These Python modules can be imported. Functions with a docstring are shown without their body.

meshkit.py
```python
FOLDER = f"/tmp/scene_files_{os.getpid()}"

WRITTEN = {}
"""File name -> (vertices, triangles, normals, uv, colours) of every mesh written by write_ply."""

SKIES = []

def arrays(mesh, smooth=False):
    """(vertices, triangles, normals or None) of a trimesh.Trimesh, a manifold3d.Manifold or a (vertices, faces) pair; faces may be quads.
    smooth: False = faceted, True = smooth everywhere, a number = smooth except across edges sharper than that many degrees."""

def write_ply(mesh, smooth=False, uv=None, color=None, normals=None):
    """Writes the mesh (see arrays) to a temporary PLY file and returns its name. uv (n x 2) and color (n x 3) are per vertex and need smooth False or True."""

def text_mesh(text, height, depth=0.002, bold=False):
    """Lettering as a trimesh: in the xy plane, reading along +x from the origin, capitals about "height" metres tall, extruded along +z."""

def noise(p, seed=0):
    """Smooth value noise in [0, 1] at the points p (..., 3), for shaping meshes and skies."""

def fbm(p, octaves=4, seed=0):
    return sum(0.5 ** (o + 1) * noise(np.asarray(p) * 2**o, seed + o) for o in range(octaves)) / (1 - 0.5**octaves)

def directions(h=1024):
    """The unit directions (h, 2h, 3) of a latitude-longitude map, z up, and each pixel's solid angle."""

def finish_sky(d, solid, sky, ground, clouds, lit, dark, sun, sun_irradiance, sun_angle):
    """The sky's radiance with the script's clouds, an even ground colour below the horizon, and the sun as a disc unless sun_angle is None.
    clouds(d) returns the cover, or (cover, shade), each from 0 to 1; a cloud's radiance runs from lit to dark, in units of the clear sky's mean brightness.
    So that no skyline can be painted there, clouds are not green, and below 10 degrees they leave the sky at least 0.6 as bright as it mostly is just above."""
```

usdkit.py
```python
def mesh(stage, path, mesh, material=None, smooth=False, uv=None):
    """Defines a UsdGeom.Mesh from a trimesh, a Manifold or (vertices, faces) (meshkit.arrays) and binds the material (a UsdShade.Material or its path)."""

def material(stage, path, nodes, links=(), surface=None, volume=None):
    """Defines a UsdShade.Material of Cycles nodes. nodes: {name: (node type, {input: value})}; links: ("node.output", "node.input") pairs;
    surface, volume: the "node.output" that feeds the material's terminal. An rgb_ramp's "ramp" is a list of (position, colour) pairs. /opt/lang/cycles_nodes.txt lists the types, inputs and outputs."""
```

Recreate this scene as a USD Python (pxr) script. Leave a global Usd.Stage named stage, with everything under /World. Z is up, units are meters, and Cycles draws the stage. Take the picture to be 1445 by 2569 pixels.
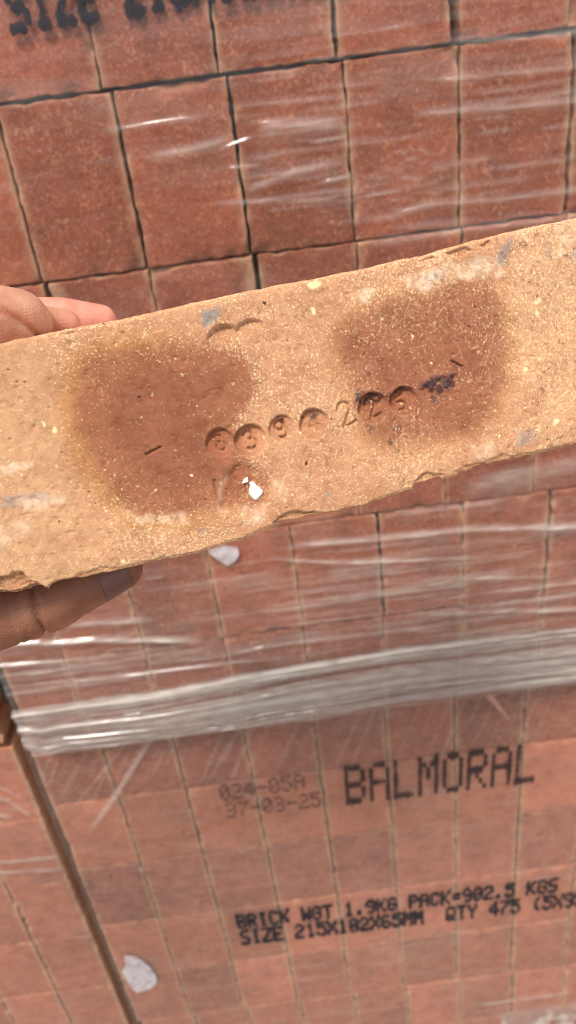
import math, random
import numpy as np, trimesh, manifold3d, usdkit, meshkit
from pxr import Usd, UsdGeom, UsdLux, UsdShade, Gf, Sdf, Vt
from meshkit import noise, fbm

random.seed(7); RNG = np.random.default_rng(7)
stage = Usd.Stage.CreateInMemory()
UsdGeom.SetStageUpAxis(stage, UsdGeom.Tokens.z); UsdGeom.SetStageMetersPerUnit(stage, 1.0)
UsdGeom.Xform.Define(stage, '/World'); UsdGeom.Scope.Define(stage, '/World/Looks')

# ------------------------------------------------------------------ camera
F = 1950.0                        # focal length in pixels of the 1445 x 2569 photograph
PITCH, ROLL, YAW, DIST, Z0 = .5274, -.132, -.0023, .5107, 1.27
def cam_axes(p, r, yw):
    f = np.array([math.sin(yw) * math.cos(p), math.cos(yw) * math.cos(p), -math.sin(p)])
    rt = np.array([math.cos(yw), -math.sin(yw), 0.0]); u = np.cross(rt, f)
    c, s = math.cos(r), math.sin(r)
    return c * rt + s * u, -s * rt + c * u, f
RT, UP, FW = cam_axes(PITCH, ROLL, YAW)
EYE = np.array([0, -DIST, Z0])
cam = UsdGeom.Camera.Define(stage, '/World/camera')
m = Gf.Matrix4d(*RT, 0, *UP, 0, *(-FW), 0, *EYE, 1)
cam.AddTransformOp().Set(m)
cam.CreateHorizontalApertureAttr(24.0); cam.CreateVerticalApertureAttr(24.0 * 1024 / 576)
cam.CreateFocalLengthAttr(24.0 * F / 1445); cam.CreateClippingRangeAttr(Gf.Vec2f(.01, 500))
cam.CreateFStopAttr(24.0 * F / 1445 / 1.65); cam.CreateFocusDistanceAttr(.222)
cam.CreateExposureAttr(1.0)

# ------------------------------------------------------------------ light
SUN_EL, SUN_AZ = math.radians(58), math.atan2(-.35, -1.0)     # azimuth = atan2(x, y) towards the sun
sun_dir = np.array([math.sin(SUN_AZ) * math.cos(SUN_EL), math.cos(SUN_AZ) * math.cos(SUN_EL), math.sin(SUN_EL)])
sun = UsdLux.DistantLight.Define(stage, '/World/sun')
sun.CreateIntensityAttr(.50); sun.CreateAngleAttr(14.0); sun.CreateNormalizeAttr(True); sun.CreateColorAttr(Gf.Vec3f(1, .95, .88))
zz = sun_dir; xx = np.cross([0, 0, 1], zz); xx /= np.linalg.norm(xx); yy = np.cross(zz, xx)
sun.AddTransformOp().Set(Gf.Matrix4d(*xx, 0, *yy, 0, *zz, 0, 0, 0, 3, 1))
sky_mat = usdkit.material(stage, '/World/Looks/overcast_sky', {
    'sky': ('sky_texture', {'sky_type': 'single_scattering', 'sun_disc': False, 'sun_elevation': SUN_EL, 'sun_rotation': SUN_AZ, 'aerosol_density': 2.0}),
    'tc': ('texture_coordinate', {}),
    'n': ('noise_texture', {'scale': 2.2, 'detail': 5.0, 'roughness': .55}),
    'cl': ('rgb_ramp', {'ramp': [(.3, (4.6, 4.55, 4.6)), (.7, (7.2, 7.1, 7.0))]}),
    'mx': ('mix', {'fac': .8}),
    'bg': ('background_shader', {'strength': .10})},
    [('tc.generated', 'n.vector'), ('n.fac', 'cl.fac'), ('sky.color', 'mx.color1'), ('cl.color', 'mx.color2'), ('mx.color', 'bg.color')], surface='bg.background')
dome = UsdLux.DomeLight.Define(stage, '/World/sky')
UsdShade.MaterialBindingAPI.Apply(dome.GetPrim()).Bind(sky_mat)
dome.GetPrim().SetCustomDataByKey('kind', 'structure')

# ------------------------------------------------------------------ helpers
used = {}
def uniq(parent, name):
    k = used.get((parent, name), 0); used[(parent, name)] = k + 1
    return name if k == 0 else f'{name}_{k:03d}'
def tag(p, **kw):
    for k, v in kw.items():
        if v: p.SetCustomDataByKey(k, v)
    return p
ORIGIN = {}
def thing(name, label, category, loc, group=None):
    x = UsdGeom.Xform.Define(stage, '/World/' + uniq('/World', name)); x.AddTranslateOp().Set(Gf.Vec3d(*map(float, loc)))
    p = x.GetPrim(); tag(p, label=label, category=category, group=group); ORIGIN[str(p.GetPath())] = np.array(loc, float)
    return p
def obj(name, mesh, material, parent=None, smooth=False, tint=None, fields=None, **tags):
    """One Mesh prim from world-space geometry; under a thing it is moved into that thing's frame."""
    par = str(parent.GetPath()) if parent is not None else '/World'
    root = '/'.join(par.split('/')[:3])
    if not isinstance(mesh, tuple): mesh = (np.array(mesh.vertices), np.array(mesh.faces))
    v = np.asarray(mesh[0], float) - ORIGIN.get(root, np.zeros(3))
    path = par + '/' + uniq(par, name)
    g = usdkit.mesh(stage, path, (v, mesh[1]), material, smooth=smooth)
    api = UsdGeom.PrimvarsAPI(g)
    if tint is not None: api.CreatePrimvar('tint', Sdf.ValueTypeNames.Color3fArray, 'vertex').Set(Vt.Vec3fArray.FromNumpy(np.ascontiguousarray(tint, np.float32)))
    for k, a in (fields or {}).items(): api.CreatePrimvar(k, Sdf.ValueTypeNames.FloatArray, 'vertex').Set(Vt.FloatArray.FromNumpy(np.ascontiguousarray(a, np.float32)))
    return tag(g.GetPrim(), **tags)
def lin(*c):
    c = np.array(c, float) / 255
    return np.where(c < .04045, c / 12.92, ((c + .055) / 1.055) ** 2.4)
def ss(a, b, x):
    t = np.clip((x - a) / (b - a), 0, 1); return t * t * (3 - 2 * t)
def grid_faces(nr, nc):
    i = np.arange(nr * nc).reshape(nr, nc)
    return np.concatenate([np.stack([i[:-1, :-1], i[:-1, 1:], i[1:, 1:]], -1).reshape(-1, 3), np.stack([i[:-1, :-1], i[1:, 1:], i[1:, :-1]], -1).reshape(-1, 3)])
def outward(v, f):
    t = trimesh.Trimesh(v, f, process=False)
    return (v, f[:, ::-1]) if t.volume < 0 else (v, f)
def seg(px, py, a, b):
    """distance to segment a-b and the position along it"""
    ax, ay = a; dx, dy = b[0] - ax, b[1] - ay; L = dx * dx + dy * dy + 1e-18
    t = np.clip(((px - ax) * dx + (py - ay) * dy) / L, 0, 1)
    return np.hypot(px - ax - t * dx, py - ay - t * dy), t
def poly_dist(px, py, pts):
    return np.min([seg(px, py, pts[i], pts[i + 1])[0] for i in range(len(pts) - 1)], axis=0)
def poly_signed(px, py, pts):
    """negative inside"""
    n = len(pts); d = np.full(px.shape, 1e9); ins = np.zeros(px.shape, bool)
    for i in range(n):
        a, b = pts[i], pts[(i + 1) % n]
        d = np.minimum(d, seg(px, py, a, b)[0])
        c = (a[1] > py) != (b[1] > py)
        ins ^= c & (px < (b[0] - a[0]) * (py - a[1]) / (b[1] - a[1] + 1e-18) + a[0])
    return np.where(ins, -d, d)

def ray(px, py): return (px - 722.5) / F * RT - (py - 1284.5) / F * UP + FW
def wall(px, py, y=0.0):
    """the point of the vertical plane at depth y that the photograph shows at (px, py)"""
    d = ray(px, py); P = EYE + d * (y + DIST) / d[1]
    return P[0], P[2]

# ------------------------------------------------------------------ materials
def mat(name, nodes, links, surface='p.BSDF'): return usdkit.material(stage, '/World/Looks/' + name, nodes, links, surface=surface)

held_clay = mat('tan_clay', {
    't': ('attribute', {'attribute': 'tint'}), 'sd': ('attribute', {'attribute': 'speckle'}), 'g': ('geometry', {}),
    'n1': ('noise_texture', {'scale': 1900.0, 'detail': 1.5, 'roughness': .5, 'distortion': 1.4}),
    'n2': ('noise_texture', {'scale': 420.0, 'detail': 4.0, 'roughness': .62}),
    'n3': ('noise_texture', {'scale': 110.0, 'detail': 3.0, 'roughness': .6}),
    'vo': ('voronoi_texture', {'scale': 210.0, 'randomness': 1.0}),
    'vo2': ('voronoi_texture', {'scale': 150.0, 'randomness': 1.0}),
    'wo': ('vector_math', {'math_type': 'multiply_add', 'vector2': (.0022, .0022, .0022)}), 'vs': ('separate_color', {}), 'vs2': ('separate_color', {}),
    'thr': ('math', {'math_type': 'multiply_add', 'value2': -.21, 'value3': .72}),
    'sub': ('math', {'math_type': 'subtract'}), 'sp': ('map_range', {'from_min': 0.0, 'from_max': .05, 'clamp': True}),
    'sp2': ('math', {'math_type': 'multiply', 'value2': .72}),
    'pick': ('math', {'math_type': 'multiply', 'value2': .26}), 'big': ('math', {'math_type': 'subtract'}),
    'bigr': ('map_range', {'from_min': .14, 'from_max': .17, 'clamp': True}),
    'pk2': ('math', {'math_type': 'multiply', 'value2': .24}), 'dk': ('math', {'math_type': 'subtract'}),
    'dkr': ('map_range', {'from_min': .13, 'from_max': .16, 'clamp': True}),
    'mot': ('rgb_ramp', {'ramp': [(.3, (.86, .80, .76)), (.5, (1, 1, 1)), (.72, (1.10, 1.12, 1.14))]}),
    'mot2': ('rgb_ramp', {'ramp': [(.33, (.87, .83, .80)), (.5, (1, 1, 1)), (.68, (1.08, 1.08, 1.08))]}),
    'm1': ('mix', {'mix_type': 'multiply', 'fac': 1.0}), 'm2': ('mix', {'mix_type': 'multiply', 'fac': 1.0}),
    'm3': ('mix', {'color2': (.86, .68, .40)}), 'm4': ('mix', {'color2': (.82, .66, .36)}), 'm5': ('mix', {'color2': (.09, .035, .025)}),
    'b1': ('bump', {'strength': .45, 'distance': .0006}), 'b2': ('bump', {'strength': .5, 'distance': .0004}),
    'p': ('principled_bsdf', {'roughness': .92, 'specular_ior_level': .25, 'diffuse_roughness': .6})},
    [('g.position', 'n1.vector'), ('g.position', 'n2.vector'), ('g.position', 'n3.vector'), ('n2.color', 'wo.vector1'), ('g.position', 'wo.vector3'), ('wo.vector', 'vo.vector'), ('wo.vector', 'vo2.vector'),
     ('sd.fac', 'thr.value1'), ('n1.fac', 'sub.value1'), ('thr.value', 'sub.value2'), ('sub.value', 'sp.value'), ('sp.result', 'sp2.value1'),
     ('vo.color', 'vs.color'), ('vs.r', 'pick.value1'), ('pick.value', 'big.value1'), ('vo.distance', 'big.value2'), ('big.value', 'bigr.value'),
     ('vo2.color', 'vs2.color'), ('vs2.g', 'pk2.value1'), ('pk2.value', 'dk.value1'), ('vo2.distance', 'dk.value2'), ('dk.value', 'dkr.value'),
     ('n2.fac', 'mot.fac'), ('n3.fac', 'mot2.fac'), ('t.color', 'm1.color1'), ('mot.color', 'm1.color2'), ('m1.color', 'm2.color1'), ('mot2.color', 'm2.color2'),
     ('m2.color', 'm3.color1'), ('sp2.value', 'm3.fac'), ('m3.color', 'm4.color1'), ('bigr.result', 'm4.fac'), ('m4.color', 'm5.color1'), ('dkr.result', 'm5.fac'), ('m5.color', 'p.base_color'),
     ('n2.fac', 'b1.height'), ('n1.fac', 'b2.height'), ('b1.normal', 'b2.normal'), ('b2.normal', 'p.normal')])

pack_clay = mat('red_clay', {
    't': ('attribute', {'attribute': 'tint'}), 'oi': ('object_info', {}), 'g': ('geometry', {}),
    'n1': ('noise_texture', {'scale': 330.0, 'detail': 3.0, 'roughness': .6, 'distortion': .6}),
    'n2': ('noise_texture', {'scale': 60.0, 'detail': 6.0, 'roughness': .7}), 'n3': ('noise_texture', {'scale': 900.0, 'detail': 2.0, 'distortion': .8}), 's3': ('map_range', {'from_min': .56, 'from_max': .66, 'to_max': .32, 'clamp': True}), 'm4': ('mix', {'color2': (.55, .36, .25)}), 'd3': ('map_range', {'from_min': .42, 'from_max': .30, 'to_max': .55, 'clamp': True}), 'm5': ('mix', {'color2': (.12, .035, .025)}), 'pm': ('map_range', {'from_min': .42, 'from_max': .60, 'to_min': .25, 'to_max': 1.35, 'clamp': True}), 'px': ('math', {'math_type': 'multiply', 'use_clamp': True}),
    'sp': ('map_range', {'from_min': .54, 'from_max': .70, 'to_max': .7, 'clamp': True}),
    'mot': ('rgb_ramp', {'ramp': [(.28, (.72, .70, .70)), (.5, (1, 1, 1)), (.75, (1.22, 1.22, 1.20))]}),
    'rnd': ('rgb_ramp', {'ramp': [(0, (.90, .90, .92)), (.5, (1, 1, 1)), (1, (1.09, 1.07, 1.04))]}),
    'm1': ('mix', {'mix_type': 'multiply', 'fac': 1.0}), 'm2': ('mix', {'mix_type': 'multiply', 'fac': 1.0}), 'm3': ('mix', {'color2': (.50, .23, .12)}),
    'b': ('bump', {'strength': .5, 'distance': .0008}),
    'p': ('principled_bsdf', {'roughness': .85, 'specular_ior_level': .3})},
    [('g.position', 'n1.vector'), ('g.position', 'n2.vector'), ('n1.fac', 'sp.value'), ('n2.fac', 'pm.value'), ('sp.result', 'px.value1'), ('pm.result', 'px.value2'), ('n2.fac', 'mot.fac'), ('oi.random', 'rnd.fac'),
     ('t.color', 'm1.color1'), ('mot.color', 'm1.color2'), ('m1.color', 'm2.color1'), ('rnd.color', 'm2.color2'), ('m2.color', 'm3.color1'), ('px.value', 'm3.fac'), ('g.position', 'n3.vector'), ('n3.fac', 's3.value'), ('s3.result', 'm4.fac'), ('m3.color', 'm4.color1'), ('n1.fac', 'd3.value'), ('d3.result', 'm5.fac'), ('m4.color', 'm5.color1'), ('m5.color', 'p.base_color'),
     ('n1.fac', 'b.height'), ('b.normal', 'p.normal')])

film_mat = mat('stretch_film', {
    'h': ('attribute', {'attribute': 'haze'}), 'g': ('geometry', {}), 'mp': ('mapping', {'scale': (60.0, 60.0, 420.0)}),
    'n': ('noise_texture', {'scale': 1.0, 'detail': 3.0}), 'nr': ('map_range', {'from_min': .35, 'from_max': .65, 'to_min': .55, 'to_max': 1.4, 'clamp': True}),
    'hm': ('math', {'math_type': 'multiply', 'use_clamp': True}),
    'tr': ('transparent_bsdf', {'color': (.95, .94, .95)}), 'gl': ('glossy_bsdf', {'color': (.95, .95, .95), 'roughness': .18}),
    'io': ('mix_float', {'a': 1.5, 'b': 1 / 1.5}), 'fr': ('fresnel', {}), 'a': ('mix_closure', {}),
    'df': ('diffuse_bsdf', {'color': (.72, .65, .57)}), 'tl': ('translucent_bsdf', {'color': (.52, .47, .43)}), 'dt': ('mix_closure', {'fac': .35}),
    'mx': ('mix_closure', {})},
    [('g.position', 'mp.vector'), ('mp.vector', 'n.vector'), ('n.fac', 'nr.value'), ('h.fac', 'hm.value1'), ('nr.result', 'hm.value2'),
     ('g.backfacing', 'io.fac'), ('io.result', 'fr.IOR'), ('fr.fac', 'a.fac'), ('tr.BSDF', 'a.closure1'), ('gl.BSDF', 'a.closure2'), ('df.BSDF', 'dt.closure1'), ('tl.BSDF', 'dt.closure2'),
     ('hm.value', 'mx.fac'), ('a.closure', 'mx.closure1'), ('dt.closure', 'mx.closure2')], surface='mx.closure')

def ink(name, color, cover):
    return mat(name, {
        'g': ('geometry', {}), 'n': ('noise_texture', {'scale': 260.0, 'detail': 3.0}), 'r': ('map_range', {'from_min': .35, 'from_max': .62, 'to_min': cover[0], 'to_max': cover[1], 'clamp': True}),
        'p': ('principled_bsdf', {'base_color': color, 'roughness': .45}), 'tr': ('transparent_bsdf', {}), 'mx': ('mix_closure', {})},
        [('g.position', 'n.vector'), ('n.fac', 'r.value'), ('r.result', 'mx.fac'), ('tr.BSDF', 'mx.closure1'), ('p.BSDF', 'mx.closure2')], surface='mx.closure')
ink_black, ink_faint, ink_brown = ink('black_ink', (.012, .011, .016), (.85, .985)), ink('faded_ink', (.03, .02, .02), (.40, .75)), ink('brown_black_ink', (.022, .014, .014), (.72, .93))
skin = mat('skin', {
    't': ('attribute', {'attribute': 'tint'}), 'g': ('geometry', {}), 'n': ('noise_texture', {'scale': 900.0, 'detail': 3.0}), 'n2': ('noise_texture', {'scale': 150.0, 'detail': 3.0}),
    'vo': ('voronoi_texture', {'scale': 1100.0, 'feature': 'distance_to_edge'}),
    'mot': ('rgb_ramp', {'ramp': [(.3, (.82, .76, .74)), (.55, (1, 1, 1)), (.75, (1.1, 1.08, 1.06))]}), 'm1': ('mix', {'mix_type': 'multiply', 'fac': 1.0}),
    'b': ('bump', {'strength': .3, 'distance': .0004}), 'b2': ('bump', {'strength': .45, 'distance': .0006}),
    'p': ('principled_bsdf', {'roughness': .52, 'specular_ior_level': .4, 'subsurface_weight': .25, 'subsurface_scale': .0025, 'subsurface_radius': (1.0, .35, .2)})},
    [('g.position', 'n.vector'), ('g.position', 'n2.vector'), ('g.position', 'vo.vector'), ('n2.fac', 'mot.fac'), ('t.color', 'm1.color1'), ('mot.color', 'm1.color2'), ('m1.color', 'p.base_color'),
     ('n.fac', 'b.height'), ('vo.distance', 'b2.height'), ('b.normal', 'b2.normal'), ('b2.normal', 'p.normal')])
nail_mat = mat('nail', {'p': ('principled_bsdf', {'base_color': tuple(lin(122, 82, 74)), 'roughness': .5})}, [])
nail_edge_mat = mat('nail_edge', {'p': ('principled_bsdf', {'base_color': tuple(lin(112, 84, 50)), 'roughness': .5})}, [])
white_mat = mat('white_paint', {'g': ('geometry', {}), 'n': ('noise_texture', {'scale': 700.0, 'detail': 4.0}), 'b': ('bump', {'strength': .5, 'distance': .0006}),
    'p': ('principled_bsdf', {'base_color': (.84, .85, .88), 'roughness': .6})}, [('g.position', 'n.vector'), ('n.fac', 'b.height'), ('b.normal', 'p.normal')])
label_mat = mat('pale_paper', {'g': ('geometry', {}), 'n': ('noise_texture', {'scale': 160.0, 'detail': 4.0}), 'r': ('rgb_ramp', {'ramp': [(.3, (.52, .45, .45)), (.6, (.62, .56, .57))]}), 'al': ('map_range', {'from_min': .3, 'from_max': .6, 'to_min': .4, 'to_max': .85, 'clamp': True}), 'p': ('principled_bsdf', {'roughness': .5}), 'tr': ('transparent_bsdf', {}), 'mx': ('mix_closure', {})}, [('g.position', 'n.vector'), ('n.fac', 'r.fac'), ('r.color', 'p.base_color'), ('n.fac', 'al.value'), ('al.result', 'mx.fac'), ('tr.BSDF', 'mx.closure1'), ('p.BSDF', 'mx.closure2')], surface='mx.closure')
strap_mat = mat('grey_blue_plastic', {'p': ('principled_bsdf', {'base_color': (.09, .115, .135), 'roughness': .4})}, [])
shard_mat = mat('pink_clay', {'g': ('geometry', {}), 'n': ('noise_texture', {'scale': 500.0, 'detail': 4.0}), 'r': ('rgb_ramp', {'ramp': [(.3, (.3, .13, .10)), (.7, (.52, .27, .22))]}),
    'p': ('principled_bsdf', {'roughness': .8})}, [('g.position', 'n.vector'), ('n.fac', 'r.fac'), ('r.color', 'p.base_color')])
ground_mat = mat('concrete', {'g': ('geometry', {}), 'n': ('noise_texture', {'scale': 14.0, 'detail': 8.0, 'roughness': .65}), 'r': ('rgb_ramp', {'ramp': [(.3, (.07, .058, .047)), (.7, (.13, .11, .09))]}),
    'b': ('bump', {'strength': .4, 'distance': .004}), 'p': ('principled_bsdf', {'roughness': .9})},
    [('g.position', 'n.vector'), ('n.fac', 'r.fac'), ('r.color', 'p.base_color'), ('n.fac', 'b.height'), ('b.normal', 'p.normal')])

# ------------------------------------------------------------------ the brick packs
PX, PZ = .0671, .1012
XU, ZU = -.1375, Z0 - .0055            # upper pack: a joint, and the top of the big row
XL, ZL, YL = -.1375, Z0 - .6096, .0235  # lower pack: same, and its face stands 23 mm further back
ground_z = ZL - 6.25 * PZ
g = np.sign(np.linspace(-1, 1, 57)) * np.abs(np.linspace(-1, 1, 57)) ** 3 * 150; gx, gy = np.meshgrid(g, g)
gz = ground_z + .006 * (fbm(np.stack([gx, gy, gx * 0], -1) * 1.7, 3, 5) - .5)
obj('ground', (np.stack([gx, gy, gz], -1).reshape(-1, 3), grid_faces(57, 57)), ground_mat, smooth=True, kind='structure')

RED, TAN = np.array([.275, .079, .042]), np.array([.46, .265, .15])
def brick_mesh(x0, x1, z0, z1, y, seed, base, patch=0.0, depth=.214, tanw=.0034, tant=.33, banding=.30):
    """A brick seen at its header: gridded front face with worn arrises, plain sides. Returns vertices, faces, tint."""
    r = np.random.default_rng(seed)
    w, h = x1 - x0, z1 - z0; e = .0010
    xs = np.r_[0, e * .35, e, np.linspace(.0022, w - .0022, 22), w - e, w - e * .35, w]; zs = np.r_[0, e * .35, e, np.linspace(.0022, h - .0022, 32), h - e, h - e * .35, h]
    X, Zz = np.meshgrid(xs, zs)
    d = np.minimum(np.minimum(X, w - X), np.minimum(Zz, h - Zz))
    P = np.stack([X + x0, Zz + z0, np.full_like(X, seed * .37)], -1)
    chip = .0034 * ss(.58, .74, fbm(P * 75 + 1.7, 3, 41)) * ss(.0055, 0, d)
    inset = chip + np.where(d < e, e - np.sqrt(np.maximum(e * e - (e - d) ** 2, 0)), 0) * (.6 + 1.2 * fbm(P * 120, 2, seed % 97))
    tilt = r.normal(0, .0045, 2)
    Y = y + inset + tilt[0] * (X - w / 2) + tilt[1] * (Zz - h / 2) * .6 + .0007 * (fbm(P * 40, 3, 3) - .5) + r.normal(0, .0005)
    wob = .0028 * (fbm(P * 150, 3, 11) - .5)
    edge = ss(.0022, .0008, d)
    X2 = X + x0 + wob * edge; Z2 = Zz + z0 + wob * edge * .8
    V = np.stack([X2, Y, Z2], -1); nr, nc = X.shape
    Fc = grid_faces(nr, nc); V = V.reshape(-1, 3)
    idx = np.arange(nr * nc).reshape(nr, nc)
    loop = np.r_[idx[0, :-1], idx[:-1, -1], idx[-1, :0:-1], idx[:0:-1, 0]]
    n = len(loop); b = len(V)
    back = V[loop].copy(); back[:, 1] = y + depth
    cen = np.array([[x0 + w / 2, y + depth, z0 + h / 2]])
    V = np.vstack([V, back, cen]); k = np.arange(n); k2 = (k + 1) % n
    Fs = np.vstack([np.stack([loop[k2], loop[k], b + k], -1), np.stack([loop[k2], b + k, b + k2], -1), np.stack([b + k2, b + k, np.full(n, b + n)], -1)])
    # front in the clay's own colour: darker flashed face, tan arrises and smears
    u, v = (X / w).ravel(), (Zz / h).ravel(); Pn = P.reshape(-1, 3)
    nz = fbm(Pn * 90, 4, 21); nz2 = fbm(Pn * np.array([110, 110, 110]) + 3.3, 4, 23)
    band = ss(.3, .7, fbm(Pn * np.array([26, 26, 30]), 4, 31))
    t = base * (1 + banding * (band[:, None] - .5))
    dx = np.minimum(X, w - X).ravel(); dz = np.minimum(Zz, h - Zz).ravel()
    tanm = np.clip(chip.ravel() * 160 + ss(tanw, tanw * .15, dx) * ss(tant, tant + .2, nz2) * .9 + ss(.0022, .0006, dz) * ss(.48, .70, nz2) * .6, 0, 1)
    if patch: tanm = np.maximum(tanm, ss(.05, -.05, (u - 1 + patch if patch > 0 else -u - patch) * -1 + .10 * (nz - .5) * 3) * .8 * ss(.15, .5, v))
    t = t * (1 - tanm[:, None]) + TAN * tanm[:, None]
    for _ in range(r.integers(0, 3)):
        cx, cz, an, L = r.uniform(.1, .9) * w, r.uniform(.1, .9) * h, r.uniform(0, 3.1), r.uniform(.003, .009)
        dd, _q = seg(X.ravel(), Zz.ravel(), (cx, cz), (cx + L * math.cos(an), cz + L * math.sin(an))); mk = ss(.0024, .0004, dd) * r.uniform(.3, .7)
        t = t * (1 - mk[:, None]) + np.array([.06, .03, .025]) * mk[:, None]
    t = np.vstack([t, np.tile(base * .42 + TAN * .06, (n + 1, 1))])  # sides darkened, putting the shade of the gaps into their colour
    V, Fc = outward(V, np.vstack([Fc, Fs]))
    return V, Fc, t

def add_brick(pack, x0, x1, z0, z1, y, seed, base, patch=0.0, **look):
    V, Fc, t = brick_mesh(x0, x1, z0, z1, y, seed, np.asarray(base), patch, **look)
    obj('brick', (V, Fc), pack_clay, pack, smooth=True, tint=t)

def row_of(pack, x_first, n, ztop, y, seed, base, gaps=None, pitch=PX, height=PZ, patches=None, rowgap=.0022, tight=1.0, tone=.05, x_min=-9, **look):
    r = np.random.default_rng(seed)
    for k in range(n):
        a = x_first + k * pitch; gl = (.0005 + .0008 * r.random()) * tight; gr = (.0004 + .0008 * r.random()) * tight
        if gaps and k in gaps: gl = gaps[k]
        if a + pitch < x_min + .012: continue
        gl = max(gl, x_min - a + .0008)
        zt = ztop - rowgap * .5 - .0006 * tight * r.random(); zb = ztop - height + rowgap * .5
        add_brick(pack, a + gl, a + pitch - gr, zb, zt, y, seed * 40 + k, np.asarray(base) * (1 + r.normal(0, tone)), (patches or {}).get(k, 0), **look)

upper = thing('brick_pack', 'upper pack of red bricks in clear film, a thick bunched film band along its bottom', 'brick pack', (0, .107, ZL + PZ), 'film-wrapped brick packs')
lower = thing('brick_pack', 'lower pack of red bricks in film printed with a large name and brick sizes', 'brick pack', (.05, .13, ground_z), 'film-wrapped brick packs')
left = thing('brick_pack', 'pack of bricks left of the dark vertical gap, at the lower left corner', 'brick pack', (-.42, .13, ground_z), 'film-wrapped brick packs')
left_up = thing('brick_pack', 'barely seen shadowed pack with a grey-blue strap at the left edge above the corner pack', 'brick pack', (-.42, .16, ZL + .6 * PZ), 'film-wrapped brick packs')

x_edge = XL - 2 * PX; x_edge_u = -.2562   # left ends of the lower and the upper pack
def shifted(off):                       # first joint of a row whose joints are offset from XU by off
    x = XU + off
    while x - PX > x_edge - .02: x -= PX
    return x
rows_u = [  # top line index, offset of the joints, base colour, wide joints, tan patches
    (-2, .020, RED * 1.0), (-1, wall(1133, 60)[0] - XU, RED * np.array([1.02, 1.05, 1.1])), (0, 0, RED * np.array([1.05, 1.05, 1.0])), (1, wall(640, 690)[0] - XU, RED * .98),
    (2, wall(899, 1275)[0] - XU, RED * 1.0), (3, .0022, RED * np.array([.98, .98, .98])), (4, .0015, RED * np.array([.95, 1.0, 1.05]))]
for r, off, base in rows_u:
    x = shifted(off); zt = ZU - r * PZ
    n = int(math.ceil((.47 - x) / PX))
    gaps, pat = {}, {}
    kk = lambda px, py: int(round((wall(px, py)[0] - x) / PX))
    if r == -1: gaps = {kk(1133, 60): .0045, kk(828, 60): .0022}
    if r == 0: gaps = {kk(278, 240): .0017, kk(600, 400): .0013, kk(1430, 300): .0018, kk(20, 400): .0010}
    if r == 1: gaps = {kk(640, 690): .003, kk(135, 720): .003}; pat = {kk(640, 690) - 1: .13, kk(135, 720): -.10}
    if r == 3: gaps = {kk(960, 1450): .0022, kk(1380, 1450): .002}
    row_of(upper, x, n, zt, 0.0, 100 + r, base, gaps, patches=pat, x_min=x_edge_u, rowgap={-1: .0022, 0: .0015}.get(r, .0009), tight=.5 if r < 1 else .4)
# narrow closing brick pieces fill each row's left end flush with the pack's edge
LOWK = np.array([.93, .96, .97])
low_tint = [LOWK * q for q in [np.array([1.22, 1.24, 1.25]), np.array([1.62, 1.85, 1.85]), np.array([1.30, 1.52, 1.72]), np.array([1.46, 1.70, 1.78]), np.array([1.42, 1.66, 1.75]), np.array([1.40, 1.6, 1.7]), np.array([1.3, 1.5, 1.6])]]
for r in range(-1, 6):
    off = {-1: 0, 0: 0, 1: 0, 2: 0, 3: -.006, 4: .004, 5: .002}[r]
    gaps = {2: .0006, 4: .0007, 5: .0006, 7: .0012} if r < 2 else {3: .0007, 7: .0012}
    row_of(lower, x_edge + max(off, 0), 9 + 1, ZL - r * PZ, YL, 300 + r, RED * low_tint[r + 1], gaps, rowgap=.0013, tight=.6, tanw=.0042, tant=.28, banding=.2, tone=.10)
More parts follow.
